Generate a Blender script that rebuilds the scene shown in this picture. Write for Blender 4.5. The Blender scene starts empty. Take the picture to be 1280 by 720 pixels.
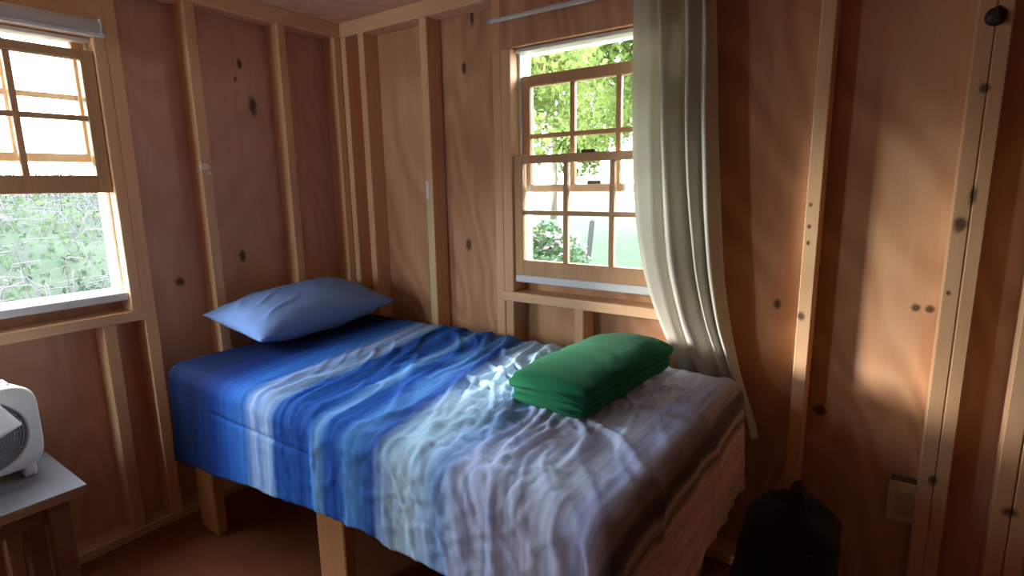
import bpy, bmesh, math, random
from mathutils import Vector, Matrix, noise
PI = math.pi
C = bpy.context.scene.collection
random.seed(7)

# ------------------------------------------------------------------ colour
def lin(r, g, b, k=1.0, sat=1.0):
    if sat != 1:
        y = .3*r+.59*g+.11*b; r, g, b = (max(0, min(255, y+(c-y)*sat)) for c in (r, g, b))
    f = lambda c: (c/255/12.92 if c/255 <= .04045 else ((c/255+.055)/1.055)**2.4)
    return (min(f(r)*k, .95), min(f(g)*k, .95), min(f(b)*k, .95), 1)

class NT:
    """tiny node tree helper"""
    def __init__(s, name):
        s.m = bpy.data.materials.new(name); s.m.use_nodes = True
        s.t = s.m.node_tree; s.t.nodes.clear()
        s.out = s.n('ShaderNodeOutputMaterial')
    def n(s, typ, **kw):
        nd = s.t.nodes.new(typ)
        for k, v in kw.items(): setattr(nd, k, v)
        return nd
    def l(s, a, b): s.t.links.new(a, b)
    def val(s, sock, v):
        if isinstance(v, bpy.types.NodeSocket): s.l(v, sock)
        else: sock.default_value = v
    def math(s, op, a, b=None, clamp=False):
        nd = s.n('ShaderNodeMath', operation=op); nd.use_clamp = clamp
        s.val(nd.inputs[0], a)
        if b is not None: s.val(nd.inputs[1], b)
        return nd.outputs[0]
    def vmath(s, op, a, b=None):
        nd = s.n('ShaderNodeVectorMath', operation=op)
        s.val(nd.inputs[0], a)
        if b is not None: s.val(nd.inputs[1], b)
        return nd.outputs[1] if op in ('LENGTH', 'DISTANCE') else nd.outputs[0]
    def ramp(s, fac, stops, interp='LINEAR'):
        nd = s.n('ShaderNodeValToRGB'); cr = nd.color_ramp; cr.interpolation = interp
        while len(cr.elements) > 1: cr.elements.remove(cr.elements[-1])
        cr.elements[0].position = stops[0][0]; cr.elements[0].color = stops[0][1]
        for p, c in stops[1:]:
            e = cr.elements.new(p); e.color = c
        s.l(fac, nd.inputs[0]); return nd.outputs[0]
    def mix(s, fac, a, b, typ='MIX'):
        nd = s.n('ShaderNodeMix', data_type='RGBA', blend_type=typ)
        s.val(nd.inputs[0], fac); s.val(nd.inputs[6], a); s.val(nd.inputs[7], b)
        return nd.outputs[2]
    def noise(s, vec, scale, detail=4, rough=.55, dist=0):
        nd = s.n('ShaderNodeTexNoise'); s.l(vec, nd.inputs['Vector'])
        nd.inputs['Scale'].default_value = scale; nd.inputs['Detail'].default_value = detail
        nd.inputs['Roughness'].default_value = rough; nd.inputs['Distortion'].default_value = dist
        return nd.outputs[0]
    def coord(s, which='Object'):
        return s.n('ShaderNodeTexCoord').outputs[which]
    def scale(s, vec, sc):
        nd = s.n('ShaderNodeMapping'); s.l(vec, nd.inputs[0]); nd.inputs[3].default_value = sc
        return nd.outputs[0]
    def bsdf(s, col, rough=.6, bump=None, bump_s=.3, bump_d=.002, spec=.4, **kw):
        p = s.n('ShaderNodeBsdfPrincipled')
        s.val(p.inputs['Base Color'], col); s.val(p.inputs['Roughness'], rough)
        p.inputs['Specular IOR Level'].default_value = spec
        for k, v in kw.items(): s.val(p.inputs[k], v)
        if bump is not None:
            b = s.n('ShaderNodeBump'); b.inputs['Strength'].default_value = bump_s
            b.inputs['Distance'].default_value = bump_d
            s.l(bump, b.inputs['Height']); s.l(b.outputs[0], p.inputs['Normal'])
        s.l(p.outputs[0], s.out.inputs[0])
        return p

def wood(name, a, b, stretch=(14, 14, .9), knots=(), fig=0.0, rough=.62, dark=None, light_streak=None, spec=.3):
    """board or plywood: long grain, growth-ring figure and given knots ((x,y,z),(rx,ry,rz))"""
    t = NT(name)
    geo = t.n('ShaderNodeNewGeometry')
    co = geo.outputs['Position']
    oi = t.n('ShaderNodeObjectInfo')
    off = t.n('ShaderNodeCombineXYZ')
    for i in range(3): t.l(t.math('MULTIPLY', oi.outputs['Random'], (3.1, 2.3, 9.7)[i]), off.inputs[i])
    co2 = t.vmath('ADD', co, off.outputs[0])
    g1 = t.noise(t.scale(co2, stretch), 1.0, 6, .6, .6)
    g2 = t.noise(t.scale(co2, tuple(v*4 for v in stretch)), 1.0, 4, .6, .2)
    big = t.noise(co2, 1.6, 3)
    f = t.math('ADD', t.math('MULTIPLY', g1, .65), t.math('MULTIPLY', g2, .35))
    if fig:
        fn = t.noise(t.scale(co2, (1.5, 1.5, .55)), 1.0, 2, .5, .7)
        w = t.math('ADD', .5, t.math('MULTIPLY', t.math('SINE', t.math('MULTIPLY', fn, 95)), .5))
        f = t.math('ADD', t.math('MULTIPLY', f, 1-fig), t.math('MULTIPLY', w, fig))
    f = t.math('ADD', f, t.math('MULTIPLY', t.math('SUBTRACT', big, .5), .5))
    col = t.ramp(f, [(.22, b), (.5, tuple((x+y)/2 for x, y in zip(a, b))), (.74, a)])
    var = t.math('ADD', .86, t.math('MULTIPLY', oi.outputs['Random'], .26))
    vc = t.n('ShaderNodeCombineColor')
    for i in range(3): t.l(var, vc.inputs[i])
    col = t.mix(1.0, col, vc.outputs[0], 'MULTIPLY')
    if knots:
        wob = t.noise(co, 38, 2)
        for c, r, *own in knots:
            d = t.vmath('SUBTRACT', co, Vector(c))
            d = t.vmath('MULTIPLY', d, Vector([1/q for q in r]))
            ln = t.math('ADD', t.vmath('LENGTH', d), t.math('MULTIPLY', t.math('SUBTRACT', wob, .5), .9))
            m = t.n('ShaderNodeMapRange', interpolation_type='SMOOTHSTEP')
            t.l(ln, m.inputs[0]); m.inputs[1].default_value = .45; m.inputs[2].default_value = 1.3
            m.inputs[3].default_value = .85; m.inputs[4].default_value = 0
            col = t.mix(m.outputs[0], col, own[0] if own else (.035, .017, .010, 1))
    if light_streak:                                  # pale window light put into the colour: (centre x, zmin, zmax, colour)
        for cx_, w_, z0, z1, sc, amt in light_streak:
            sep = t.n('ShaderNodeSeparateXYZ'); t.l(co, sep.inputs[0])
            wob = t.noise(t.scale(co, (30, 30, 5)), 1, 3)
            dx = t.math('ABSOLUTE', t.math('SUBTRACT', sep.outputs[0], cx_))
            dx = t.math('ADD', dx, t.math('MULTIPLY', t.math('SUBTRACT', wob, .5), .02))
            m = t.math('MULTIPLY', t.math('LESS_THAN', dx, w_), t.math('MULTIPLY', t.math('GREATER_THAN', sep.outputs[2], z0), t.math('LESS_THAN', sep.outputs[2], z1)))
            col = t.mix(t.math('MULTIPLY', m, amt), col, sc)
    t.bsdf(col, rough, g2, .25, .0015, spec)
    return t.m

def plain(name, col, rough=.5, bump=None, spec=.4, **kw):
    t = NT(name)
    co = t.coord()
    n = t.noise(co, bump or 60, 3)
    c2 = t.mix(t.math('MULTIPLY', n, .35), col, tuple(x*.8 for x in col[:3])+(1,))
    t.bsdf(c2, rough, n, .15, .001, spec, **kw)
    return t.m

# ------------------------------------------------------------------ meshes
class MB:
    def __init__(s): s.bm = bmesh.new()
    def box(s, x0, x1, y0, y1, z0, z1, bev=0.0, seg=2):
        b = bmesh.new()
        bmesh.ops.create_cube(b, size=1)
        bmesh.ops.scale(b, vec=(abs(x1-x0), abs(y1-y0), abs(z1-z0)), verts=b.verts)
        bmesh.ops.translate(b, vec=((x0+x1)/2, (y0+y1)/2, (z0+z1)/2), verts=b.verts)
        if bev: bmesh.ops.bevel(b, geom=b.edges[:], offset=bev, segments=seg, affect='EDGES', profile=.5)
        s.add(b); return s
    def cyl(s, p, q, r, seg=16, r2=None):
        p, q = Vector(p), Vector(q); d = q-p
        b = bmesh.new()
        bmesh.ops.create_cone(b, cap_ends=True, segments=seg, radius1=r, radius2=r if r2 is None else r2, depth=d.length)
        b.transform(Matrix.Translation((p+q)/2) @ d.to_track_quat('Z', 'Y').to_matrix().to_4x4())
        s.add(b); return s
    def tube(s, pts, r, seg=10):
        pts = [Vector(p) for p in pts]; rings = []
        for i, p in enumerate(pts):
            d = (pts[min(i+1, len(pts)-1)]-pts[max(i-1, 0)]).normalized()
            q = d.to_track_quat('Z', 'Y')
            rr = r(i/(len(pts)-1)) if callable(r) else r
            rings.append([s.bm.verts.new(p+q @ Vector((rr*math.cos(2*PI*k/seg), rr*math.sin(2*PI*k/seg), 0))) for k in range(seg)])
        for a, b in zip(rings, rings[1:]):
            for k in range(seg):
                s.bm.faces.new((a[k], a[(k+1) % seg], b[(k+1) % seg], b[k]))
        s.bm.faces.new(rings[0][::-1]); s.bm.faces.new(rings[-1]); return s
    def torus(s, c, R, r, axis='X', seg=48, ms=8):
        c = Vector(c); vs = []
        for i in range(seg):
            a = 2*PI*i/seg; row = []
            for j in range(ms):
                b = 2*PI*j/ms; rr = R+r*math.cos(b)
                v = Vector((r*math.sin(b), rr*math.cos(a), rr*math.sin(a)))
                row.append(s.bm.verts.new(c+v))
            vs.append(row)
        for i in range(seg):
            for j in range(ms):
                s.bm.faces.new((vs[i][j], vs[(i+1) % seg][j], vs[(i+1) % seg][(j+1) % ms], vs[i][(j+1) % ms]))
        return s
    def add(s, b):
        me = bpy.data.meshes.new('tmp'); b.to_mesh(me); b.free(); s.bm.from_mesh(me); bpy.data.meshes.remove(me)
    def build(s, name, mat, parent=None, smooth=False, kind=None):
        bmesh.ops.recalc_face_normals(s.bm, faces=s.bm.faces[:])
        me = bpy.data.meshes.new(name); s.bm.to_mesh(me); s.bm.free()
        return link(name, me, mat, parent, smooth, kind)

def link(name, me, mat, parent=None, smooth=False, kind=None):
    o = bpy.data.objects.new(name, me); C.objects.link(o)
    me.materials.append(mat)
    if smooth: me.polygons.foreach_set('use_smooth', [True]*len(me.polygons))
    if parent:
        o.parent = parent
        o.matrix_parent_inverse = Matrix.Translation(-parent.location) if parent.type == 'EMPTY' else Matrix()
    if kind: o['kind'] = kind
    return o

def grid(name, fn, nu, nv, mat, parent=None, uvf=None, thick=0, smooth=True, closed_u=False):
    P = [[fn(i/nu, j/nv) for j in range(nv+1)] for i in range(nu+1)]
    me = bpy.data.meshes.new(name)
    vs = [p for r in P for p in r]
    fs = [(i*(nv+1)+j, (i+1)*(nv+1)+j, (i+1)*(nv+1)+j+1, i*(nv+1)+j+1) for i in range(nu) for j in range(nv)]
    me.from_pydata(vs, [], fs)
    if uvf:
        uv = me.uv_layers.new(name='cloth')
        for lp in me.loops:
            i, j = divmod(lp.vertex_index, nv+1)
            uv.data[lp.index].uv = uvf(i/nu, j/nv)
    me.update()
    o = link(name, me, mat, parent, smooth)
    if thick:
        md = o.modifiers.new('thickness', 'SOLIDIFY'); md.thickness = thick; md.offset = -1
    return o

def thing(name, label, cat, loc, group=None):
    o = bpy.data.objects.new(name, None); C.objects.link(o); o.location = loc; o.empty_display_size = .1
    o['label'] = label; o['category'] = cat
    if group: o['group'] = group
    return o
def tag(o, label, cat, group=None, kind=None):
    o['label'] = label; o['category'] = cat
    if group: o['group'] = group
    if kind: o['kind'] = kind
    return o

def sm(x, a, b):
    x = max(0, min(1, (x-a)/(b-a))); return x*x*(3-2*x)
def interp(x, pts):
    if x <= pts[0][0]: return pts[0][1]
    for (a, b), (c, d) in zip(pts, pts[1:]):
        if x <= c: return b+(d-b)*(x-a)/(c-a)
    return pts[-1][1]
nz = lambda x, y, z=0: noise.noise(Vector((x, y, z)))
def ridge(x, y, z=0): return (1-min(1, abs(nz(x, y, z))*3.4))**1.8

# ------------------------------------------------------------------ materials
FL = .118            # floor height
CEIL = 2.272
PLY_A, PLY_B = (.76, .455, .285, 1), (.50, .245, .13, 1)
LUM_A, LUM_B = (.80, .52, .31, 1), (.66, .38, .20, 1)
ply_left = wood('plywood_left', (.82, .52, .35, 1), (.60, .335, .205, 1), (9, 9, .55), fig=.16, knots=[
    ((0, -.573, 2.022), (.05, .011, .022)), ((0, -.529, 1.847), (.05, .021, .045)), ((0, -.650, 1.178), (.05, .016, .030)),
    ((0, -.598, 1.955), (.05, .008, .012)), ((0, -.93, 1.10), (.05, .02, .02))])
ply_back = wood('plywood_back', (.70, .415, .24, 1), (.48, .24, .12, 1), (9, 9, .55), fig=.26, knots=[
    ((.863, 0, 2.187), (.011, .05, .040)), ((.810, 0, 1.988), (.014, .05, .026)), ((.806, 0, 1.206), (.018, .05, .030)),
    ((2.141, 0, 1.073), (.013, .05, .018)), ((2.290, 0, .733), (.022, .05, .020)), ((2.514, 0, 1.103), (.012, .05, .013)),
    ((2.548, 0, 1.102), (.012, .05, .013)), ((1.52, 0, 2.2), (.014, .05, .02))])
ply_other = wood('plywood_plain', PLY_A, PLY_B, (9, 9, .55), fig=.2)
ply_dark = wood('plywood_dark_low_bounce', (.24, .12, .07, 1), (.17, .08, .045, 1), (9, 9, .55), fig=.2)  # unseen right wall, darkened to cut the light it bounces back
ply_ceil = wood('plywood_ceiling', (.76, .52, .37, 1), (.62, .39, .26, 1), (2, 9, 9), fig=.2)
lumber = wood('lumber', LUM_A, LUM_B, (22, 22, .8), knots=[
    ((2.586, -.09, 1.355), (.016, .03, .022)), ((2.604, -.09, 1.43), (.010, .03, .030)), ((2.228, -.09, 1.405), (.006, .03, .008)),
    ((2.229, -.09, 1.34), (.006, .03, .008)), ((2.229, -.09, 1.29), (.006, .03, .008)), ((2.226, -.09, 1.06), (.012, .03, .016)),
    ((2.60, -.09, 1.70), (.012, .03, .014)), ((2.58, -.09, 1.17), (.006, .03, .008)), ((2.60, -.09, .62), (.012, .03, .018)),
    ((2.77, -.09, .58), (.02, .03, .015)), ((.09, -.815, 1.572), (.03, .022, .012), (.80, .74, .70, 1)), ((.09, -.80, 1.545), (.03, .012, .008), (.80, .74, .70, 1))])
lumber_h = wood('lumber_level', (.78, .52, .32, 1), (.64, .38, .21, 1), (3, 3, 26))
lumber_light_streak = wood('lumber_painted_light', LUM_A, LUM_B, (22, 22, .8), light_streak=[  # greenish window light down the stud front, painted into its colour
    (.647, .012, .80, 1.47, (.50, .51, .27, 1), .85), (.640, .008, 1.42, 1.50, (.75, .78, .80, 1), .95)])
sash_wood = wood('sash_wood', (.60, .37, .20, 1), (.47, .26, .13, 1), (20, 20, 3))
bed_wood = wood('bed_lumber', (.56, .30, .14, 1), (.42, .20, .09, 1), (22, 22, .8))
floor_m = wood('floor_wood', (.24, .082, .032, 1), (.16, .05, .02, 1), (1.0, 16, 16), fig=.12, rough=.42, spec=.3)
white_paint = plain('white_paint', (.74, .77, .78, 1), .45)
white_vinyl = plain('white_vinyl', (.78, .82, .85, 1), .4)
black_metal = plain('dark_metal', (.03, .028, .027, 1), .4)
ivory = plain('ivory_plastic', (.62, .52, .30, 1), .4)

def glass_mat():
    t = NT('window_glass')
    tr = t.n('ShaderNodeBsdfTransparent'); tr.inputs[0].default_value = (.96, .98, .97, 1)
    gl = t.n('ShaderNodeBsdfGlossy'); gl.inputs['Roughness'].default_value = .03
    fr = t.n('ShaderNodeFresnel'); fr.inputs[0].default_value = 1.45
    mx = t.n('ShaderNodeMixShader')
    t.l(fr.outputs[0], mx.inputs[0]); t.l(tr.outputs[0], mx.inputs[1]); t.l(gl.outputs[0], mx.inputs[2])
    t.l(mx.outputs[0], t.out.inputs[0]); return t.m
glass = glass_mat()

# ------------------------------------------------------------------ room shell
ROOM_X, ROOM_Y = 3.35, -3.25
W1 = (-1.83, -1.15, 1.075, 2.01)          # window_1 opening in the left wall: y0,y1,z0,z1
W2 = (1.123, 1.805, 1.075, 2.01)          # window_2 opening in the back wall: x0,x1,z0,z1
T = .022
struct = 'structure'
floor = MB().box(-T, ROOM_X+T, ROOM_Y-T, T, FL-.03, FL).build('floor', floor_m, kind=struct)
ceiling = MB().box(-T, ROOM_X+T, ROOM_Y-T, T, CEIL, CEIL+.03).build('ceiling', ply_ceil, kind=struct)
m = MB()
for y0, y1, z0, z1 in ((ROOM_Y, W1[0], FL, CEIL), (W1[1], 0, FL, CEIL), (W1[0], W1[1], FL, W1[2]), (W1[0], W1[1], W1[3], CEIL)):
    m.box(-T, 0, y0, y1, z0, z1)
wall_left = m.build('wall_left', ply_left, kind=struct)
m = MB()
for x0, x1, z0, z1 in ((-T, W2[0], FL, CEIL), (W2[1], ROOM_X+T, FL, CEIL), (W2[0], W2[1], FL, W2[2]), (W2[0], W2[1], W2[3], CEIL)):
    m.box(x0, x1, 0, T, z0, z1)
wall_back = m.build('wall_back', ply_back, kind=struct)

PT = 2.205          # underside of the top plates
PB = FL+.038        # top of the bottom plates
def stud_l(y0, y1, z0=PB, z1=PT, name='stud', mat=lumber): return MB().box(0, .09, y0, y1, z0, z1, .003, 1).build(name, mat, wall_left)
def stud_b(x0, x1, z0=PB, z1=PT, name='stud', mat=lumber): return MB().box(x0, x1, -.09, 0, z0, z1, .003, 1).build(name, mat, wall_back)
LEDGE0, LEDGE1 = .988, 1.028
stud_l(-.128, -.09); stud_l(-.432, -.390); stud_l(-.832, -.788); stud_l(-1.112, -1.068)
stud_l(-1.150, -1.112, LEDGE1, 2.012, 'trimmer_stud'); stud_l(-1.868, -1.83, LEDGE1, 2.012, 'trimmer_stud')
stud_l(-1.91, -1.868); stud_l(-2.35, -2.31); stud_l(-2.75, -2.71)
stud_l(-1.252, -1.208, PB, LEDGE0, 'cripple_stud'); stud_l(-1.62, -1.58, PB, LEDGE0, 'cripple_stud')
MB().box(0, .094, -1.868, -1.104, LEDGE0, LEDGE1, .003, 1).build('rough_sill', lumber_h, wall_left)
MB().box(0, .09, -1.868, -1.112, 2.0125, PT).build('header', lumber_h, wall_left)
MB().box(0, .092, ROOM_Y, -.0, PT, CEIL, .003, 1).build('top_plate', lumber_h, wall_left)
MB().box(0, .092, ROOM_Y, -.0, FL, PB, .003, 1).build('bottom_plate', lumber_h, wall_left)

stud_b(.09, .128); stud_b(.220, .262); stud_b(.632, .676, mat=lumber_light_streak); stud_b(1.033, 1.077)
stud_b(1.077, 1.123, LEDGE1, 2.012, 'trimmer_stud'); stud_b(1.805, 1.843, LEDGE1, 2.012, 'trimmer_stud'); stud_b(1.843, 1.881)
stud_b(1.080, 1.122, PB, LEDGE0, 'cripple_stud'); stud_b(1.418, 1.460, PB, LEDGE0, 'cripple_stud'); stud_b(1.80, 1.84, PB, LEDGE0, 'cripple_stud')
stud_b(2.215, 2.255); stud_b(2.566, 2.604); stud_b(2.605, 2.638); stud_b(2.735, 2.775); stud_b(2.777, 2.815); stud_b(3.2, 3.24)
MB().box(1.066, 1.843, -.096, 0, LEDGE0, LEDGE1, .003, 1).build('rough_sill', lumber_h, wall_back)
MB().box(1.077, 1.843, -.09, 0, 2.0125, PT).build('header', ply_other, wall_back)
MB().box(.09, ROOM_X, -.092, 0, PT, CEIL, .003, 1).build('top_plate', lumber_h, wall_back)
MB().box(.09, ROOM_X, -.092, 0, FL, PB, .003, 1).build('bottom_plate', lumber_h, wall_back)

# the two walls behind the camera
MB().box(ROOM_X, ROOM_X+T, ROOM_Y, 0, FL, CEIL).build('wall_right', ply_dark, kind=struct)
W3 = (.12, .54, 1.075, 2.01)             # window_3 behind the camera
m = MB()
for x0, x1, z0, z1 in ((-T, W3[0], FL, CEIL), (W3[1], ROOM_X+T, FL, CEIL), (W3[0], W3[1], FL, W3[2]), (W3[0], W3[1], W3[3], CEIL)):
    m.box(x0, x1, ROOM_Y-T, ROOM_Y, z0, z1)
wall_front = m.build('wall_front', ply_other, kind=struct)
m = MB()
for x0, x1, z0, z1 in ((W3[0], W3[0]+.04, W3[2], W3[3]), (W3[1]-.04, W3[1], W3[2], W3[3]), (W3[0]+.04, W3[1]-.04, W3[2], W3[2]+.04), (W3[0]+.04, W3[1]-.04, W3[3]-.04, W3[3]), (W3[0]+.04, W3[1]-.04, 1.525, 1.56)):
    m.box(x0, x1, ROOM_Y-.04, ROOM_Y+.02, z0, z1, .003, 1)
win3 = m.build('window_3', white_paint, kind=struct)
MB().box(W3[0]+.04, W3[1]-.04, ROOM_Y-.012, ROOM_Y-.009, W3[2]+.04, W3[3]-.04).build('pane', glass, win3)


# ------------------------------------------------------------------ windows (double-hung, both sashes six panes)
def make_window(name, along, lo, hi, low_z, up_z, open_right):
    """along 'x': back wall, 'y': left wall.  low_z/up_z: bottoms of lower (inner) and upper (outer) sash"""
    def bx(mb, a0, a1, d0, d1, z0, z1, bev=.0025):
        # d = depth towards the outdoors from the studs' front face (0 .. .11)
        if along == 'x': mb.box(a0, a1, -.09+d0, -.09+d1, z0, z1, bev, 1)
        else: mb.box(.09-d1, .09-d0, a0, a1, z0, z1, bev, 1)
        return mb
    Z0, Z1 = 1.075, 2.01
    fr = MB()
    bx(fr, lo, lo+.012, .052, .135, Z0, Z1); bx(fr, hi-.012, hi, .052, .135, Z0, Z1)
    bx(fr, lo, hi, .03, .135, Z1-.014, Z1)
    win = fr.build(name, white_paint, kind=struct)
    sl = MB(); bx(sl, lo+.001, hi-.001, .012, .17, Z0-.004, Z0+.028, .004); sl.build('window_sill', white_paint, win)
    for nm, z, d, rails in (('lower_sash', low_z, .012, (.062, .032)), ('upper_sash', up_z, .062, (.030, .042))):
        H = .49; st = .042; th = .034
        a0, a1 = lo+.002, hi-.002
        if nm == 'upper_sash': a0 += .011; a1 -= .011; st = .036; H = .462
        s = MB()
        bx(s, a0, a0+st, d, d+th, z, z+H); bx(s, a1-st, a1, d, d+th, z, z+H)
        bx(s, a0+st, a1-st, d, d+th, z, z+rails[0]); bx(s, a0+st, a1-st, d, d+th, z+H-rails[1], z+H)
        g0, g1, gz0, gz1 = a0+st, a1-st, z+rails[0], z+H-rails[1]
        sash = s.build(nm, sash_wood, win)
        mu = MB()
        for k in (1, 2):
            c = g0+(g1-g0)*k/3; bx(mu, c-.0095, c+.0095, d+.006, d+th-.006, gz0, gz1, .002)
        zc = (gz0+gz1)/2; bx(mu, g0, g1, d+.007, d+th-.007, zc-.009, zc+.009, .002)
        mu.build('muntin', sash_wood, sash)
        p = MB(); bx(p, g0, g1, d+.016, d+.019, gz0, gz1, 0); p.build('pane', glass, sash)
        c = (a0+a1)/2
        if nm == 'lower_sash':
            q = MB(); bx(q, c-.03, c+.03, d+.004, d+.028, z+H, z+H+.012, .003)
            q.build('sash_lock', black_metal, sash)
        else:
            q = MB(); bx(q, c-.028, c+.028, d-.0, d+.02, z+.030, z+.043, .003)
            q.build('sash_lift', black_metal, sash)
    return win
win2 = make_window('window_2', 'x', W2[0], W2[1], 1.104, 1.447, False)
win1 = make_window('window_1', 'y', W1[0], W1[1], 1.474, 1.583, True)

# rolled blind over the left window
rb = thing('roller_blind', 'white rolled-up blind mounted above the window on the left wall', 'blind', (.13, -1.5, 2.01))
MB().cyl((.118, -1.86, 2.037), (.118, -1.145, 2.037), .026, 24).build('roll', white_paint, rb, True)
MB().box(.125, .141, -1.875, -1.127, 2.003, 2.017, .005).build('bottom_bar', white_vinyl, rb)
for y in (-1.866, -1.139):
    MB().box(.088, .142, y-.004, y+.004, 2.012, 2.064, .002, 1).build('bracket', white_paint, rb)

# curtain rod and curtain on the back wall
rod = thing('curtain_rod', 'thin white curtain rod above the window beside the white curtain', 'curtain rod', (1.55, -.14, 2.1))
MB().tube([(1.064+.01*k*5.2, -.14, 2.106) for k in range(21)], .0085, 12).build('rod_tube', white_paint, rod, True)
MB().cyl((1.058, -.14, 2.106), (1.066, -.14, 2.106), .012).build('end_cap', white_paint, rod, True)
for x in (1.858, 2.10):
    MB().box(x-.006, x+.006, -.14, -.088, 2.096, 2.116, .002, 1).build('bracket', white_paint, rod)

def curtain_mat():
    t = NT('curtain_cloth')
    co = t.coord()
    w = t.noise(t.scale(co, (260, 260, 260)), 1, 2)
    s = t.noise(t.scale(co, (9, 9, 1)), 1, 3)
    col = t.mix(s, (.74, .72, .65, 1), (.66, .64, .55, 1))
    d = t.n('ShaderNodeBsdfDiffuse'); t.l(col, d.inputs[0])
    b = t.n('ShaderNodeBump'); b.inputs['Strength'].default_value = .12; b.inputs['Distance'].default_value = .001
    t.l(w, b.inputs['Height']); t.l(b.outputs[0], d.inputs['Normal'])
    tr = t.n('ShaderNodeBsdfTranslucent'); tr.inputs[0].default_value = (.62, .60, .45, 1)
    mx = t.n('ShaderNodeMixShader'); mx.inputs[0].default_value = .28
    t.l(d.outputs[0], mx.inputs[1]); t.l(tr.outputs[0], mx.inputs[2]); t.l(mx.outputs[0], t.out.inputs[0])
    return t.m
cur_l = [(.62, 1.96), (.80, 1.865), (.95, 1.79), (1.10, 1.742), (1.28, 1.702), (1.55, 1.680), (1.97, 1.668), (2.12, 1.664)]
cur_r = [(.62, 2.150), (.70, 2.118), (.90, 2.045), (1.10, 2.005), (1.30, 1.980), (1.60, 1.950), (1.93, 1.930), (2.12, 1.920)]
def curtain_pt(u, v):
    z = 2.135-v*(2.135-.63)
    def at(pts):
        return sum(interp(z+k*.05, pts) for k in (-2, -1, 0, 1, 2))/5
    a, b = at(cur_l), at(cur_r)
    amp = .046*(1-.55*sm(z, 1.05, .80))
    y = -.142+.030*sm(z, 1.25, .86)
    # two broad white pleats and narrower ones gathered at the right
    prof = [(0, -.1), (.06, .15), (.22, .10), (.32, -.55), (.40, 1.0), (.47, .8), (.60, -.9), (.66, -.8), (.73, 1.0), (.78, .35), (.84, -.6), (.90, .9), (.95, .2), (1, -.5)]
    q = u+.012*nz(z*2.2, 3.3)+.008*nz(z*5, u*4, 1)
    p = sum(interp(q+k*.012, prof) for k in (-2, -1, 0, 1, 2))/5
    yy = y-amp*p + .004*nz(u*6, z*4, 2)
    x = a+(b-a)*u + .006*math.sin(9*u+z*3)
    if 2.09 < z and .0 <= u <= 1: pass
    return (x, min(yy, -.1), z)
cur = grid('curtain', curtain_pt, 150, 120, curtain_mat(), thick=.002)
tag(cur, 'long white cloth curtain hanging over the right half of the window', 'curtain')

# ------------------------------------------------------------------ bed
bed = thing('bed_frame', 'plain wooden bed frame with plank legs under the blue quilt', 'bed', (1.1, -.6, FL))
for x0 in (.215, 1.025, 1.86):
    for y0 in (-1.055, -.225):
        MB().box(x0, x0+.135, y0, y0+.040, FL, .625, .004, 1).build('leg', bed_wood, bed)
MB().box(.17, 2.0, -1.015, -.977, .585, .63, .004, 1).build('side_rail', bed_wood, bed)
MB().box(.17, 2.0, -.263, -.225, .585, .63, .004, 1).build('side_rail', bed_wood, bed)
MB().box(.17, 2.02, -1.055, -.17, .630, .645, .003, 1).build('platform', bed_wood, bed)

def cloth(name, col, spec=.15, fine=220, sheen=.2, rough=.85):
    t = NT(name); co = t.coord()
    w = t.noise(co, fine, 2)
    b = t.noise(co, 14, 4)
    c = t.mix(b, tuple(x*.82 for x in col[:3])+(1,), col)
    t.bsdf(c, rough, w, .2, .0012, spec, **{'Sheen Weight': sheen})
    return t.m
mat_m = cloth('mattress_ticking', (.76, .77, .80, 1))
mt = MB().box(.185, 2.015, -1.065, -.19, .645, .826, .045, 4).build('mattress', mat_m, None, True)
tag(mt, 'white mattress edge showing at the head end beneath the quilt', 'mattress')

# quilt ---------------------------------------------------------
QX0, QX1, QY0, QY1, QZ, QR = .300, 2.03, -1.085, -.182, .842, .05
def hem_side(X): return interp(X, [(.25, .395), (.60, .365), (.90, .325), (1.30, .285), (1.75, .285), (2.05, .34)])
FOOT = .40
NU, NV = 330, 230
def quilt_flat(u, v):
    X = QX0+u*(QX1+FOOT-QX0)
    L = hem_side(min(X, QX1))
    # v: 0 far edge tucked, 1 near hem
    tot = .09+(QY1-QY0)+L
    s = v*tot
    Y = QY1+.09-s
    return X, Y
def drape(X, Y):
    ex, ey, ef = max(0, X-QX1), max(0, QY0-Y), max(0, Y-QY1)
    x, y, z = min(X, QX1), max(QY0, min(Y, QY1)), QZ
    e = math.hypot(ex, ey)
    if e > 1e-9:
        dx, dy = ex/e, -ey/e
        a = min(e, QR*PI/2)/QR
        h, dz = QR*math.sin(a), QR*(1-math.cos(a))
        rest = max(0, e-QR*PI/2)
        th = math.atan2(ey, ex)
        corner = math.sin(2*th) if ex > 0 and ey > 0 else 0
        fl = .05+.10*corner
        h += rest*fl + corner*rest*.10*math.cos(th*6)
        x += dx*h; y += dy*h; z -= dz+rest*(1-fl*.15)
    if ef > 0:
        a = min(ef, .03*PI/2)/.03
        y += .03*math.sin(a); z -= .03*(1-math.cos(a))+max(0, ef-.03*PI/2)
    return Vector((x, y, z))
QP = [[None]*(NV+1) for _ in range(NU+1)]
QF = [[None]*(NV+1) for _ in range(NU+1)]
for i in range(NU+1):
    for j in range(NV+1):
        QF[i][j] = quilt_flat(i/NU, j/NV); QP[i][j] = drape(*QF[i][j])
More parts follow.
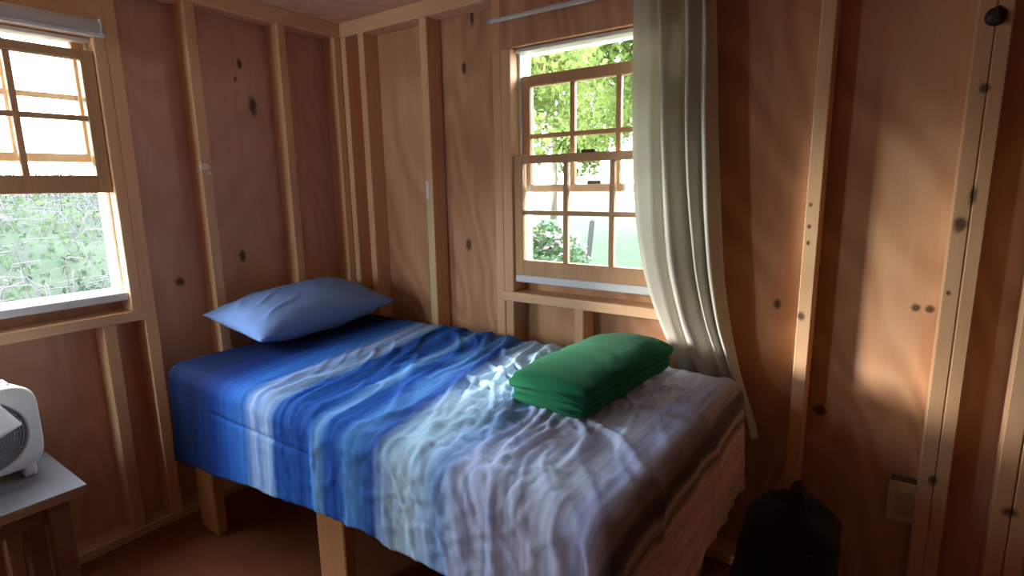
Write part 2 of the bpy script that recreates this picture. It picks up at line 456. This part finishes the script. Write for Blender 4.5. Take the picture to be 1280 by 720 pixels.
def wrinkle(X, Y):
    w = 0
    side = sm(Y, QY0+.03, QY0-.10); foot = sm(X, QX1-.05, QX1+.1)
    top = (1-side)*(1-foot)
    mid = sm(X, .62, .95)*(1-.5*sm(X, 1.75, 2.0))
    # long rumples across the bed, running a bit askew
    q = X+.34*(Y-QY0)
    wx, wy = .05*nz(X*3, Y*3, 5), .05*nz(X*3, Y*3, 9)
    w += .010*mid*top*(1-.4*sm(X, 1.4, 1.7))*ridge(q*9.0+wx*20, Y*1.7+wy*6, 1)
    w += .009*mid*top*ridge(q*15+wx*30, Y*3.2, 2)
    w += .010*top*nz(X*2.2, Y*2.4, 3)*sm(X, .4, .8)
    # crumpled patch at the near side / foot
    k = math.exp(-((X-1.72)/.32)**2-((Y-QY0-.02)/.30)**2)
    w += k*(.0045*ridge(X*13+Y*9, Y*7-X*6, 4)+.0035*ridge(X*10-Y*14, Y*6+X*9, 6))
    # creases fanning out from under the folded blanket
    bx, by = 1.72, -.62
    r = math.hypot(X-bx, Y-by); th = math.atan2(Y-by, X-bx)
    w += .016*math.exp(-((r-.30)/.13)**2)*ridge(th*3.4+nz(r*6, 1)*.5, r*1.5, 7)*(1-foot)*(1-side)
    # side panel: vertical tucks and fine crumple
    vs = .5+.5*nz(X*2.0, 7.7)
    w += side*(.006*ridge(X*6.5+.6*Y, Y*.9, 8)*sm(X, .75, 1.0)+.004*nz(X*13, Y*3, 9)*vs)
    w += side*.0035*ridge(X*11+Y*4, Y*8, 12)*sm(X, .9, 1.2)
    # crease line pressed along the side
    w -= side*.005*math.exp(-((Y-QY0+.135+.02*nz(X*2, 1, 3))/.008)**2)*sm(X, .55, .65)*(1-sm(X, 1.0, 1.35))
    w += foot*(.012*nz(Y*5, X*1.5, 10)+.010*ridge(Y*6, X*1.2, 11))
    w += .0022*nz(X*40, Y*40, 1)*mid
    return w
def quilt_pt(u, v):
    i, j = round(u*NU), round(v*NV)
    a, b = QP[min(i+1, NU)][j]-QP[max(i-1, 0)][j], QP[i][min(j+1, NV)]-QP[i][max(j-1, 0)]
    n = b.cross(a)
    n = n.normalized() if n.length > 1e-9 else Vector((0, 0, 1))
    if n.z < -.2: n = -n
    X, Y = QF[i][j]
    hemw = .008*nz(X*9, 2)*sm(v, .9, 1.0)
    p = QP[i][j]+n*wrinkle(X, Y)
    p.z += hemw
    return tuple(p)
def quilt_uv(u, v):
    X, Y = QF[round(u*NU)][round(v*NV)]
    sh = .20*max(0, min(1, (Y-QY0)/(QY1-QY0)))*(1-sm(X, 1.25, 1.9))*sm(X, .25, .6)
    return ((X+sh-QX0)/2.2, (Y+1.6)/2.2)
def quilt_mat():
    t = NT('quilt_stripes')
    uv = t.n('ShaderNodeUVMap'); uv.uv_map = 'cloth'
    co = uv.outputs[0]
    sep = t.n('ShaderNodeSeparateXYZ'); t.l(co, sep.inputs[0])
    n1 = t.noise(t.scale(co, (26, 3.2, 1)), 1, 5, .65)
    n2 = t.noise(t.scale(co, (120, 4, 1)), 1, 4, .6)
    n3 = t.noise(t.scale(co, (7, 7, 1)), 1, 4)
    u = t.math('ADD', sep.outputs[0], t.math('MULTIPLY', t.math('SUBTRACT', n1, .5), .020))
    u = t.math('ADD', u, t.math('MULTIPLY', t.math('SUBTRACT', n3, .5), .014))
    S = [(.25, 22, 34, 66), (.50, 22, 38, 80), (.62, 28, 55, 122), (.74, 50, 100, 185), (.82, 70, 125, 205), (.865, 165, 190, 235), (.90, 120, 160, 220),
         (.935, 165, 195, 235), (.975, 130, 170, 225), (1.0, 42, 84, 165), (1.07, 52, 102, 188), (1.12, 40, 78, 158), (1.165, 60, 115, 200), (1.195, 130, 180, 235),
         (1.225, 60, 112, 195), (1.275, 38, 78, 160), (1.34, 95, 150, 220), (1.42, 48, 82, 158), (1.49, 160, 190, 238), (1.55, 165, 194, 240), (1.60, 150, 180, 236), (1.655, 128, 164, 226), (1.70, 166, 180, 240), (1.93, 178, 190, 242), (2.02, 160, 172, 214),
         (2.075, 140, 130, 134), (2.10, 84, 80, 88), (2.14, 98, 92, 96), (2.165, 190, 166, 162), (2.19, 110, 100, 102), (2.215, 205, 174, 168), (2.40, 210, 176, 170)]
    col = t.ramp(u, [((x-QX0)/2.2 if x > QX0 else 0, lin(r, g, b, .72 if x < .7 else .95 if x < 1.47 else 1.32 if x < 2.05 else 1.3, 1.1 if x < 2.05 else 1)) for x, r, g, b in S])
    stk = t.ramp(n2, [(.33, (.70, .72, .78, 1)), (.67, (1.25, 1.23, 1.16, 1))])
    col = t.mix(1.0, col, stk, 'MULTIPLY')
    w = t.noise(t.coord(), 260, 2)
    t.bsdf(col, .85, w, .15, .001, .08)
    return t.m
qm = quilt_mat()
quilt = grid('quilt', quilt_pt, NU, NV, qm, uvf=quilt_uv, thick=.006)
tag(quilt, 'blue striped quilt draped over the bed, brownish grey at its foot', 'quilt')

# pillow ---------------------------------------------------------
pil_m = cloth('pillowcase', (.22, .36, .73, 1), .08, 220, 0)
def pillow_mesh():
    L, W, H = .715, .40, .195
    n = 60; vs = []; fs = []
    for side in (1, -1):
        for i in range(n+1):
            for j in range(n+1):
                a, b = i/n*2-1, j/n*2-1
                pin = 1-.07*(1-abs(b)**1.6)*abs(a)**3
                x = a*L/2*(1-.05*(1-b*b)*(a*a))
                y = b*W/2*(1-.09*(1-a*a)*(b*b)) if False else b*W/2*(1-.06*(1-a*a)*b*b)
                p = max(0, (1-abs(a)**2.4))**.6*max(0, (1-abs(b)**2.2))**.5
                z = side*H/2*p
                edge = (1-p)
                z += .010*nz(x*7, y*7, side)*p + .007*ridge(x*9+y*3, y*10, side+4)*p*edge
                z += .010*ridge(x*5-y*9, y*4+x*5, side+8)*p*sm(abs(a), .1, .5)
                vs.append((x, y, z))
        o = 0 if side == 1 else (n+1)**2
        for i in range(n):
            for j in range(n):
                q = (o+i*(n+1)+j, o+(i+1)*(n+1)+j, o+(i+1)*(n+1)+j+1, o+i*(n+1)+j+1)
                fs.append(q if side == 1 else q[::-1])
    me = bpy.data.meshes.new('pillow'); me.from_pydata(vs, [], fs)
    b = bmesh.new(); b.from_mesh(me); bmesh.ops.remove_doubles(b, verts=b.verts, dist=.0004); b.to_mesh(me); b.free()
    return me
pillow = link('pillow', pillow_mesh(), pil_m, None, True)
# long axis along the wall (y); wall side raised
pillow.matrix_world = Matrix.Translation((.297, -.545, .952)) @ Matrix.Rotation(math.radians(9), 4, 'Y') @ Matrix.Rotation(math.radians(-90+3), 4, 'Z') @ Matrix.Rotation(math.radians(2), 4, 'Y')
tag(pillow, 'plump light blue pillow lying on the quilt in the corner', 'pillow')

# folded green blanket --------------------------------------------
grn = cloth('green_fleece', (.018, .150, .070, 1), .05, 160, .04, .95)
fb = thing('folded_blanket', 'dark green blanket folded into a thick bundle near the foot of the bed', 'blanket', (1.72, -.48, .86))
fb.rotation_euler = (0, 0, math.radians(-4))
def bundle_layer(name, z0, z1, hw, hl, k, par):
    """one folded layer: a soft slab with a rounded fold on both long sides"""
    n, mm = 40, 56; 
    def f(u, v):
        # u around the section (x/z), v along the length (y)
        a = u*2*PI; y = (v*2-1)
        e = 5.0
        cx = abs(math.cos(a))**(2/e)*math.copysign(1, math.cos(a)); cz = abs(math.sin(a))**(2/3.0)*math.copysign(1, math.sin(a))
        ed = 1-sm(abs(y), .93, 1.0)*.30
        x = cx*hw*(1-.03*nz(y*2, k))*(.93+.07*ed); zc, hz = (z0+z1)/2, (z1-z0)/2
        sag = .014*sm(z1, .03, .10)*(abs(y)**2.4)+.012*(cx*cx)*sm(z1, .03, .1)
        z = zc+cz*hz*ed - sag
        z += .004*nz(x*14, y*5, k*3.1)+.003*ridge(x*12+k, y*7, k)
        x += .006*nz(y*3, z*30, k+9)
        return (x, y*hl*(1+.012*nz(x*20, z*40, k)), z)
    me = bpy.data.meshes.new(name); b = bmesh.new()
    vs = [[b.verts.new(f(i/n, j/mm)) for j in range(mm+1)] for i in range(n)]
    for i in range(n):
        for j in range(mm): b.faces.new((vs[i][j], vs[(i+1) % n][j], vs[(i+1) % n][j+1], vs[i][j+1]))
    for j in (0, mm):
        c = b.verts.new(sum((vs[i][j].co for i in range(n)), Vector())/n)
        for i in range(n): b.faces.new((vs[i][j], vs[(i+1) % n][j], c))
    bmesh.ops.recalc_face_normals(b, faces=b.faces[:]); b.to_mesh(me); b.free()
    o = link(name, me, grn, None, True); o.parent = par; return o
bundle_layer('folded_layer', -.008, .034, .122, .272, 1, fb)
bundle_layer('folded_layer', .026, .064, .126, .265, 2, fb)
bundle_layer('outer_fold', .056, .112, .132, .278, 3, fb)

# ------------------------------------------------------------------ bedside table, heater, paper
tab_top = plain('pale_table_top', (.20, .21, .24, 1), .28, 30, .5)
tab_wood = wood('table_wood', (.34, .16, .08, 1), (.22, .095, .045, 1), (3, 20, 20))
TZ = .622
table = thing('side_table', 'small low wooden table with pale top in the left corner', 'table', (.34, -1.75, FL))
TX0, TX1, TY0, TY1 = .105, .552, -2.05, -1.494
MB().box(TX0, TX1, TY0, TY1, TZ-.004, TZ, .0015, 1).build('top_surface', tab_top, table)
MB().box(TX0, TX1, TY0, TY1, TZ-.030, TZ-.004, .002, 1).build('tabletop', tab_wood, table)
MB().box(TX0+.05, TX1-.06, TY0+.03, TY1-.05, TZ-.10, TZ-.031, .002, 1).build('apron', tab_wood, table)
for x in (TX0+.03, TX1-.09):
    for y in (TY0+.03, TY1-.09):
        MB().box(x, x+.05, y, y+.05, FL, TZ-.031, .003, 1).build('leg', tab_wood, table)

white_pl = plain('white_plastic', (.80, .80, .78, 1), .38, 40)
grey_mesh = plain('grey_grille', (.33, .34, .36, 1), .45, 300)
grey_disc = plain('grey_reflector', (.42, .43, .45, 1), .4, 200, Metallic=.3)
ht = thing('fan_heater', 'white square heater with a round grey grille on the low table', 'heater', (.29, -1.69, TZ))
HX, HY0, HY1, HZ0, HZ1 = .350, -1.845, -1.527, .648, .915
HC = (HX, -1.675, .775)
hb = MB()
b = bmesh.new()
# rounded-square face shell with a recessed round opening
def rsq(a, hw, hh, e=5.0):
    c, s_ = math.cos(a), math.sin(a)
    return hw*abs(c)**(2/e)*math.copysign(1, c), hh*abs(s_)**(2/e)*math.copysign(1, s_)
ym, zm, hw, hh = (HY0+HY1)/2, (HZ0+HZ1)/2, (HY1-HY0)/2, (HZ1-HZ0)/2
N = 96; rings = []
def ring(fn):
    r = [b.verts.new(fn(2*PI*k/N)) for k in range(N)]; rings.append(r)
def sq(x, k):
    return lambda a: (x, ym+rsq(a, hw*k, hh*k)[0], zm+rsq(a, hw*k, hh*k)[1])
def ci(x, R): return lambda a: (x, HC[1]+R*math.cos(a), HC[2]+R*math.sin(a))
for x, k in ((HX-.15, .80), (HX-.145, .90), (HX-.10, .95), (HX-.03, .99), (HX-.012, 1.0), (HX-.003, .985), (HX, .955)): ring(sq(x, k))
R0 = .112
for x, R in ((HX+.001, R0+.010), (HX+.004, R0+.006), (HX+.002, R0), (HX-.02, R0-.002)): ring(ci(x, R))
for r1, r2 in zip(rings, rings[1:]):
    for k in range(N): b.faces.new((r1[k], r1[(k+1) % N], r2[(k+1) % N], r2[k]))
b.faces.new(rings[0])
hb.add(b); hb.build('body', white_pl, ht, True)
MB().cyl((HX-.022, HC[1], HC[2]), (HX-.016, HC[1], HC[2]), R0, 64).build('reflector', grey_disc, ht)
g = MB()
for k in range(1, 15): g.torus((HX-.002+.012*(1-(k/14)**2), HC[1], HC[2]), R0*k/14.2, .0016, seg=72, ms=6)
for k in range(24):
    a = 2*PI*k/24
    g.tube([(HX-.003+.012*(1-(r/R0)**2), HC[1]+r*math.cos(a), HC[2]+r*math.sin(a)) for r in (.012, .04, .075, R0)], .0014, 6)
g.build('grille', grey_mesh, ht, True)
for y in (HY1-.045, HY0+.045):
    MB().box(HX-.13, HX-.002, y-.016, y+.016, TZ, HZ0+.016, .006, 2).build('foot', white_pl, ht)
r = MB()
for k in range(14): r.box(HX-.10, HX-.035, HY0+.05+k*.016, HY0+.058+k*.016, HZ1-.006, HZ1+.0025, .0015, 1)
r.build('top_rib', white_pl, ht)
pap_m = plain('white_paper', (.86, .88, .90, 1), .5, 90)
def card(u, v):
    # corner towards the right, leaning back against the grille
    A = Vector((.420, -1.586, .815)); e1 = Vector((-.056, -.050, .094)); e2 = Vector((.0, -.42, -.190))
    p = A+e1*u+e2*v; p.x += .004*math.sin(u*PI)*v
    return tuple(p)
card_o = grid('paper_sheet', card, 12, 12, pap_m, thick=.0012)
tag(card_o, "white sheet of stiff paper leaning across the heater's round grille", 'paper')

# ------------------------------------------------------------------ outlet, hook, bag
ot = thing('wall_outlet', 'small ivory electrical outlet low on the wall beside the doubled stud', 'outlet', (2.535, -.03, .51))
MB().box(2.502, 2.566, -.055, 0, .455, .572, .003, 1).build('outlet_box', plain('grey_box', (.12, .12, .11, 1)), ot)
cover = MB().box(2.498, 2.572, -.061, -.055, .450, .577, .0025, 2).build('cover_plate', ivory, ot)
for z in (.538, .489):
    MB().box(2.518, 2.552, -.064, -.060, z-.015, z+.015, .004, 2).build('socket', plain('ivory_socket', (.55, .46, .27, 1)), cover)
hk = thing('coat_hook', 'small dark hook screwed near the top of the doubled stud', 'hook', (2.60, -.09, 1.87))
MB().cyl((2.602, -.091, 1.868), (2.602, -.097, 1.868), .022, 24).build('backplate', black_metal, hk, True)
MB().tube([(2.602, -.095, 1.868), (2.602, -.118, 1.862), (2.602, -.136, 1.850), (2.602, -.146, 1.862), (2.602, -.148, 1.880)], .006, 10).build('hook_arm', black_metal, hk, True)

bag_m = cloth('black_canvas', (.012, .012, .014, 1), .2, 200, .1)
bg = thing('bag', 'slumped black bag on the dark floor past the foot of the bed', 'bag', (2.28, -.33, FL))
def bag_pt(u, v):
    a = u*2*PI; t = v
    zz = FL+.50*(t**.9)
    w = (1-.25*t-.55*sm(t, .72, 1.0))
    e = 3
    cx = abs(math.cos(a))**(2/e)*math.copysign(1, math.cos(a)); cy = abs(math.sin(a))**(2/e)*math.copysign(1, math.sin(a))
    x = 2.255+.15*cx*w+.03*t+.012*nz(a*2, t*5); y = -.33+.16*cy*w+.012*nz(a*2+5, t*5)
    return (x, y, zz-.05*sm(t, .8, 1)*cx*cx+.012*nz(cx*3, cy*3, t*4))
def closed(name, fn, n, mm, mat, par):
    b = bmesh.new()
    vs = [[b.verts.new(fn(i/n, j/mm)) for j in range(mm+1)] for i in range(n)]
    for i in range(n):
        for j in range(mm): b.faces.new((vs[i][j], vs[(i+1) % n][j], vs[(i+1) % n][j+1], vs[i][j+1]))
    for j in (0, mm): b.faces.new([vs[i][j] for i in range(n)])
    bmesh.ops.recalc_face_normals(b, faces=b.faces[:])
    me = bpy.data.meshes.new(name); b.to_mesh(me); b.free()
    return link(name, me, mat, par, True)
closed('bag_body', bag_pt, 64, 40, bag_m, bg)
MB().tube([(2.215, -.47, .50), (2.20, -.50, .40), (2.27, -.515, .33), (2.34, -.50, .40), (2.345, -.47, .50)], .009, 8).build('carry_strap', bag_m, bg, True)

# ------------------------------------------------------------------ outdoors
GZ = -.35
def grass_mat(name, a, b, sc=3):
    t = NT(name); co = t.coord()
    n = t.noise(co, sc, 6, .65); n2 = t.noise(co, sc*14, 3)
    f = t.math('ADD', t.math('MULTIPLY', n, .7), t.math('MULTIPLY', n2, .3))
    t.bsdf(t.ramp(f, [(.35, b), (.65, a)]), .9, n2, .4, .02, .1); return t.m
lawn_m = grass_mat('lawn_grass', (.034, .052, .030, 1), (.024, .040, .022, 1), .7)
road_m = grass_mat('pale_gravel', (.072, .066, .065, 1), (.056, .051, .05, 1), 4)
MB().box(-90, 60, .6, 36, GZ-.3, GZ).build('lawn', lawn_m, kind=struct)
MB().box(-260, 120, 36, 240, GZ-.3, GZ+.02).build('road', road_m, kind=struct)
MB().box(-60, -1.2, -30, .6, GZ-.3, GZ-.02).build('ground', lawn_m, kind=struct)

def leaf_mat(name, a, b, tr=.45):
    t = NT(name)
    g = t.n('ShaderNodeNewGeometry')
    n = t.noise(g.outputs['Position'], 1.3, 3); n2 = t.noise(g.outputs['Position'], 21, 1)
    f = t.math('ADD', t.math('MULTIPLY', n, .5), t.math('MULTIPLY', n2, .5))
    col = t.ramp(f, [(.38, b), (.62, a)])
    d = t.n('ShaderNodeBsdfDiffuse'); t.l(col, d.inputs[0])
    q = t.n('ShaderNodeBsdfTranslucent'); t.l(col, q.inputs[0])
    mx = t.n('ShaderNodeMixShader'); mx.inputs[0].default_value = tr
    t.l(d.outputs[0], mx.inputs[1]); t.l(q.outputs[0], mx.inputs[2]); t.l(mx.outputs[0], t.out.inputs[0]); return t.m
leaf_y = leaf_mat('leaf_yellow_green', (.185, .22, .065, 1), (.085, .125, .034, 1))
leaf_g = leaf_mat('leaf_green', (.15, .20, .055, 1), (.066, .105, .03, 1))
leaf_b = leaf_mat('leaf_bush', (.075, .115, .06, 1), (.045, .07, .035, 1))
petal = leaf_mat('petals', (.22, .14, .16, 1), (.22, .20, .20, 1))
twig_m = plain('grey_twigs', (.075, .068, .078, 1), .9)
bark = plain('bark', (.16, .12, .09, 1), .9, 20)

def leaf_cloud(name, pts, size, mat, parent, seed):
    """pts: iterable of centres; each leaf is a bent pair of quads"""
    r = random.Random(seed); vs, fs = [], []
    for p in pts:
        s = size*r.uniform(.6, 1.3)
        d = Vector((r.uniform(-1, 1), r.uniform(-1, 1), r.uniform(-1, .6))).normalized()
        n = Vector((r.uniform(-1, 1), r.uniform(-1, 1), r.uniform(-.3, 1)))
        w = d.cross(n)
        if w.length < .05: continue
        w = w.normalized()*s*.32; up = w.cross(d).normalized()*s*.08
        p = Vector(p); k = len(vs)
        vs += [p, p+d*s*.5+w+up, p+d*s, p+d*s*.5-w+up, p+d*s*.5]
        fs += [(k, k+1, k+4), (k+1, k+2, k+4), (k+2, k+3, k+4), (k+3, k, k+4)]
    me = bpy.data.meshes.new(name); me.from_pydata([tuple(v) for v in vs], [], fs)
    return link(name, me, mat, parent)
def tree(label, loc, h, crown, leaf, n, size, seed, group='leafy trees beyond the lawn'):
    """crown: list of (dx,dy,dz,r) blobs"""
    t = thing('tree', label, 'tree', loc, group)
    x, y, z = loc; r = random.Random(seed)
    top = Vector((x, y, z+h))
    MB().tube([(x, y, z), (x+.05, y, z+h*.3), (x-.04, y+.05, z+h*.6), tuple(top)], lambda q: .17*(1-.7*q)*h/6+.02, 10).build('trunk', bark, t, True)
    br = MB(); pts = []
    tot = sum(c[3]**2 for c in crown)
    for dx, dy, dz, R in crown:
        c = Vector((x+dx, y+dy, z+dz))
        s = Vector((x, y, min(z+dz, z+h*.8)))
        br.tube([tuple(s), tuple((s+c)/2+Vector((0, 0, .12))), tuple(c)], lambda q: .05*(1-q*.75), 6)
        for _ in range(int(n*R*R/tot)):
            v = Vector((r.gauss(0, 1), r.gauss(0, 1), r.gauss(0, .8)))
            v = v.normalized()*R*r.uniform(.35, 1)**.6
            pts.append(c+v)
    br.build('branch', bark, t, True)
    leaf_cloud('crown', pts, size, leaf, t, seed)
    return t
R = random.Random(3)
def blobs(n, sx, sy, z0, z1, r0, r1):
    return [(R.uniform(-sx, sx), R.uniform(-sy, sy), R.uniform(z0, z1), R.uniform(r0, r1)) for _ in range(n)]
tree('yellow-green leafy tree whose crown fills the left of the back window', (-3.35, 5.6, GZ), 4.4, blobs(11, 1.3, 1.2, 2.2, 4.6, .55, .95), leaf_y, 6500, .135, 11)
tree('bright green tree with a loose crown seen through the middle of the back window', (-2.3, 10.4, GZ), 5.4, blobs(12, 1.5, 1.3, 2.5, 6.0, .6, 1.1), leaf_g, 7000, .19, 12)
tree('pale yellow tree seen at the right of the back window beside the curtain edge', (-4.9, 16, GZ), 6.5, blobs(13, 2.6, 1.5, 2.8, 7.5, .8, 1.4), leaf_y, 7500, .25, 13)
tree('tall distant green tree standing behind the yellow-green one', (-13, 23.5, GZ), 7, blobs(14, 2.8, 1.5, 2.4, 8, 1.0, 1.7), leaf_g, 7000, .30, 14)
# flowering bush at lower left of the back window
bush = thing('bush', 'green bush with pale pink blossoms low outside the back window', 'bush', (-1.98, 4.9, GZ))
r = random.Random(21); pts = []; fl = []; st = MB()
for _ in range(2600):
    v = Vector((r.gauss(0, 1), r.gauss(0, 1), abs(r.gauss(0, 1)))).normalized()*r.uniform(.4, 1)**.5
    pts.append((-1.98+v.x*.85, 4.9+v.y*.7, GZ+.25+v.z*1.05))
for _ in range(130):
    v = Vector((r.gauss(0, 1), r.gauss(-.5, 1), abs(r.gauss(.4, 1)))).normalized()
    fl.append((-1.98+v.x*.9, 4.9+v.y*.75, GZ+.28+v.z*1.12))
for k in range(9):
    a = k*.7; st.tube([(-1.98+.1*math.cos(a), 4.9+.1*math.sin(a), GZ), (-1.98+.4*math.cos(a), 4.9+.35*math.sin(a), GZ+.7)], .012, 6)
st.build('stem', bark, bush, True); leaf_cloud('foliage', pts, .09, leaf_b, bush, 22); leaf_cloud('blossoms', fl, .12, petal, bush, 23)
# post on the lawn
pm = plain('weathered_post', (.02, .022, .022, 1), .9, 25)
pst = MB().box(-.05, .05, -.05, .05, 0, .96, .008, 2)
pst.cyl((0, 0, .96), (0, 0, 1.0), .065, 4, .01)
po = pst.build('fence_post', pm); po.location = (-3.84, 10, GZ-.02); po.rotation_euler = (0, math.radians(6), 0)
tag(po, 'single dark weathered post standing on the lawn outside the back window', 'post')

# bramble bank outside the left window
def bank(u, v):
    x = -1.6-u*6.5; y = -5+v*8.5
    z = GZ+.25+1.45*sm(u, .0, .55)+.16*nz(x*.9, y*.9)+.08*nz(x*3, y*3)
    return (x, y, z)
bk = grid('grassy_bank', bank, 60, 70, grass_mat('bank_grass', (.045, .06, .04, 1), (.03, .038, .03, 1), 2.4)); bk['kind'] = struct
r = random.Random(31); lv = []; tw = MB()
for _ in range(14000):
    u, v = r.random(), r.random(); x, y, z = bank(u, v)
    lv.append((x, y, z+r.uniform(.0, .28)))
brl = leaf_cloud('bramble_leaves', lv, .07, leaf_mat('leaf_bramble', (.085, .118, .062, 1), (.036, .056, .040, 1)), None, 32)
tag(brl, 'tangle of pale green leaves on the bank outside the left window', 'undergrowth', kind='stuff')
for _ in range(1500):
    u, v = r.uniform(.05, .75), r.uniform(.35, .85); x, y, z = bank(u, v)
    h = r.uniform(.15, .5); a = r.uniform(0, 2*PI); q = r.uniform(.1, .5)
    tw.tube([(x, y, z-.02), (x+q*.5*math.cos(a), y+q*.5*math.sin(a), z+h*.75), (x+q*1.2*math.cos(a), y+q*1.2*math.sin(a), z+h*.8)], r.uniform(.002, .0045), 4)
two = tw.build('bramble_canes', twig_m)
tag(two, 'grey bare canes tangled on the bank outside the left window', 'undergrowth', kind='stuff')

# ------------------------------------------------------------------ light: bright overcast sky
world = bpy.data.worlds.new('overcast'); bpy.context.scene.world = world; world.use_nodes = True
nt = world.node_tree; nt.nodes.clear()
tc = nt.nodes.new('ShaderNodeTexCoord'); sp = nt.nodes.new('ShaderNodeSeparateXYZ'); nt.links.new(tc.outputs['Generated'], sp.inputs[0])
rp = nt.nodes.new('ShaderNodeValToRGB'); nt.links.new(sp.outputs[2], rp.inputs[0])
rp.color_ramp.elements[0].position = 0; rp.color_ramp.elements[0].color = (.70, .73, .76, 1)
rp.color_ramp.elements[1].position = .45; rp.color_ramp.elements[1].color = (.84, .93, 1, 1)
bgd = nt.nodes.new('ShaderNodeBackground'); nt.links.new(rp.outputs[0], bgd.inputs[0]); bgd.inputs[1].default_value = 8.5
wo = nt.nodes.new('ShaderNodeOutputWorld'); nt.links.new(bgd.outputs[0], wo.inputs[0])
def portal(name, loc, rot, sx, sy):
    l = bpy.data.lights.new(name, 'AREA'); l.shape = 'RECTANGLE'; l.size = sx; l.size_y = sy
    l.cycles.is_portal = True
    o = bpy.data.objects.new(name, l); C.objects.link(o); o.location = loc; o.rotation_euler = rot
portal('daylight_window_1', (-.03, (W1[0]+W1[1])/2, 1.54), (0, -PI/2, 0), .93, .68)
portal('daylight_window_3', ((W3[0]+W3[1])/2, ROOM_Y-.05, 1.54), (PI/2, 0, 0), .42, .93)
portal('daylight_window_2', ((W2[0]+W2[1])/2, .05, 1.54), (-PI/2, 0, 0), .68, .93)

sun = bpy.data.lights.new('hazy_sun', 'SUN'); sun.energy = 2.9; sun.angle = math.radians(9); sun.color = (1, .93, .84)
so = bpy.data.objects.new('hazy_sun', sun); C.objects.link(so); so.location = (-8, -8, 4)
sd = Vector((-1.5, -1.0, math.tan(math.radians(10))*math.hypot(1.5, 1)))     # towards the sun
so.rotation_euler = sd.to_track_quat('Z', 'Y').to_euler()

# ------------------------------------------------------------------ camera
cam = bpy.data.cameras.new('camera'); co = bpy.data.objects.new('camera', cam); C.objects.link(co)
yaw, pit, rol, F = math.radians(35.693), math.radians(-10.549), math.radians(-.955), 695.25
fwd = Vector((-math.sin(yaw)*math.cos(pit), math.cos(yaw)*math.cos(pit), math.sin(pit)))
rt = Vector((math.cos(yaw), math.sin(yaw), 0)); up = rt.cross(fwd)
r2 = rt*math.cos(rol)+up*math.sin(rol); u2 = r2.cross(fwd)
mw = Matrix((r2, u2, -fwd)).transposed().to_4x4(); mw.translation = Vector((2.48, -1.99, 1.48))
co.matrix_world = mw
cam.sensor_width = 36; cam.lens = F*36/1280; cam.clip_start = .02; cam.clip_end = 500
sc = bpy.context.scene; sc.camera = co
sc.view_settings.view_transform = 'Standard'; sc.view_settings.look = 'None'; sc.view_settings.gamma = 1
sc.view_settings.use_curve_mapping = False; sc.view_settings.exposure = 1.62
sc.cycles.use_denoising = True; sc.cycles.diffuse_bounces = 8; sc.cycles.max_bounces = 14; sc.cycles.transparent_max_bounces = 16
sc.cycles.sample_clamp_indirect = 8
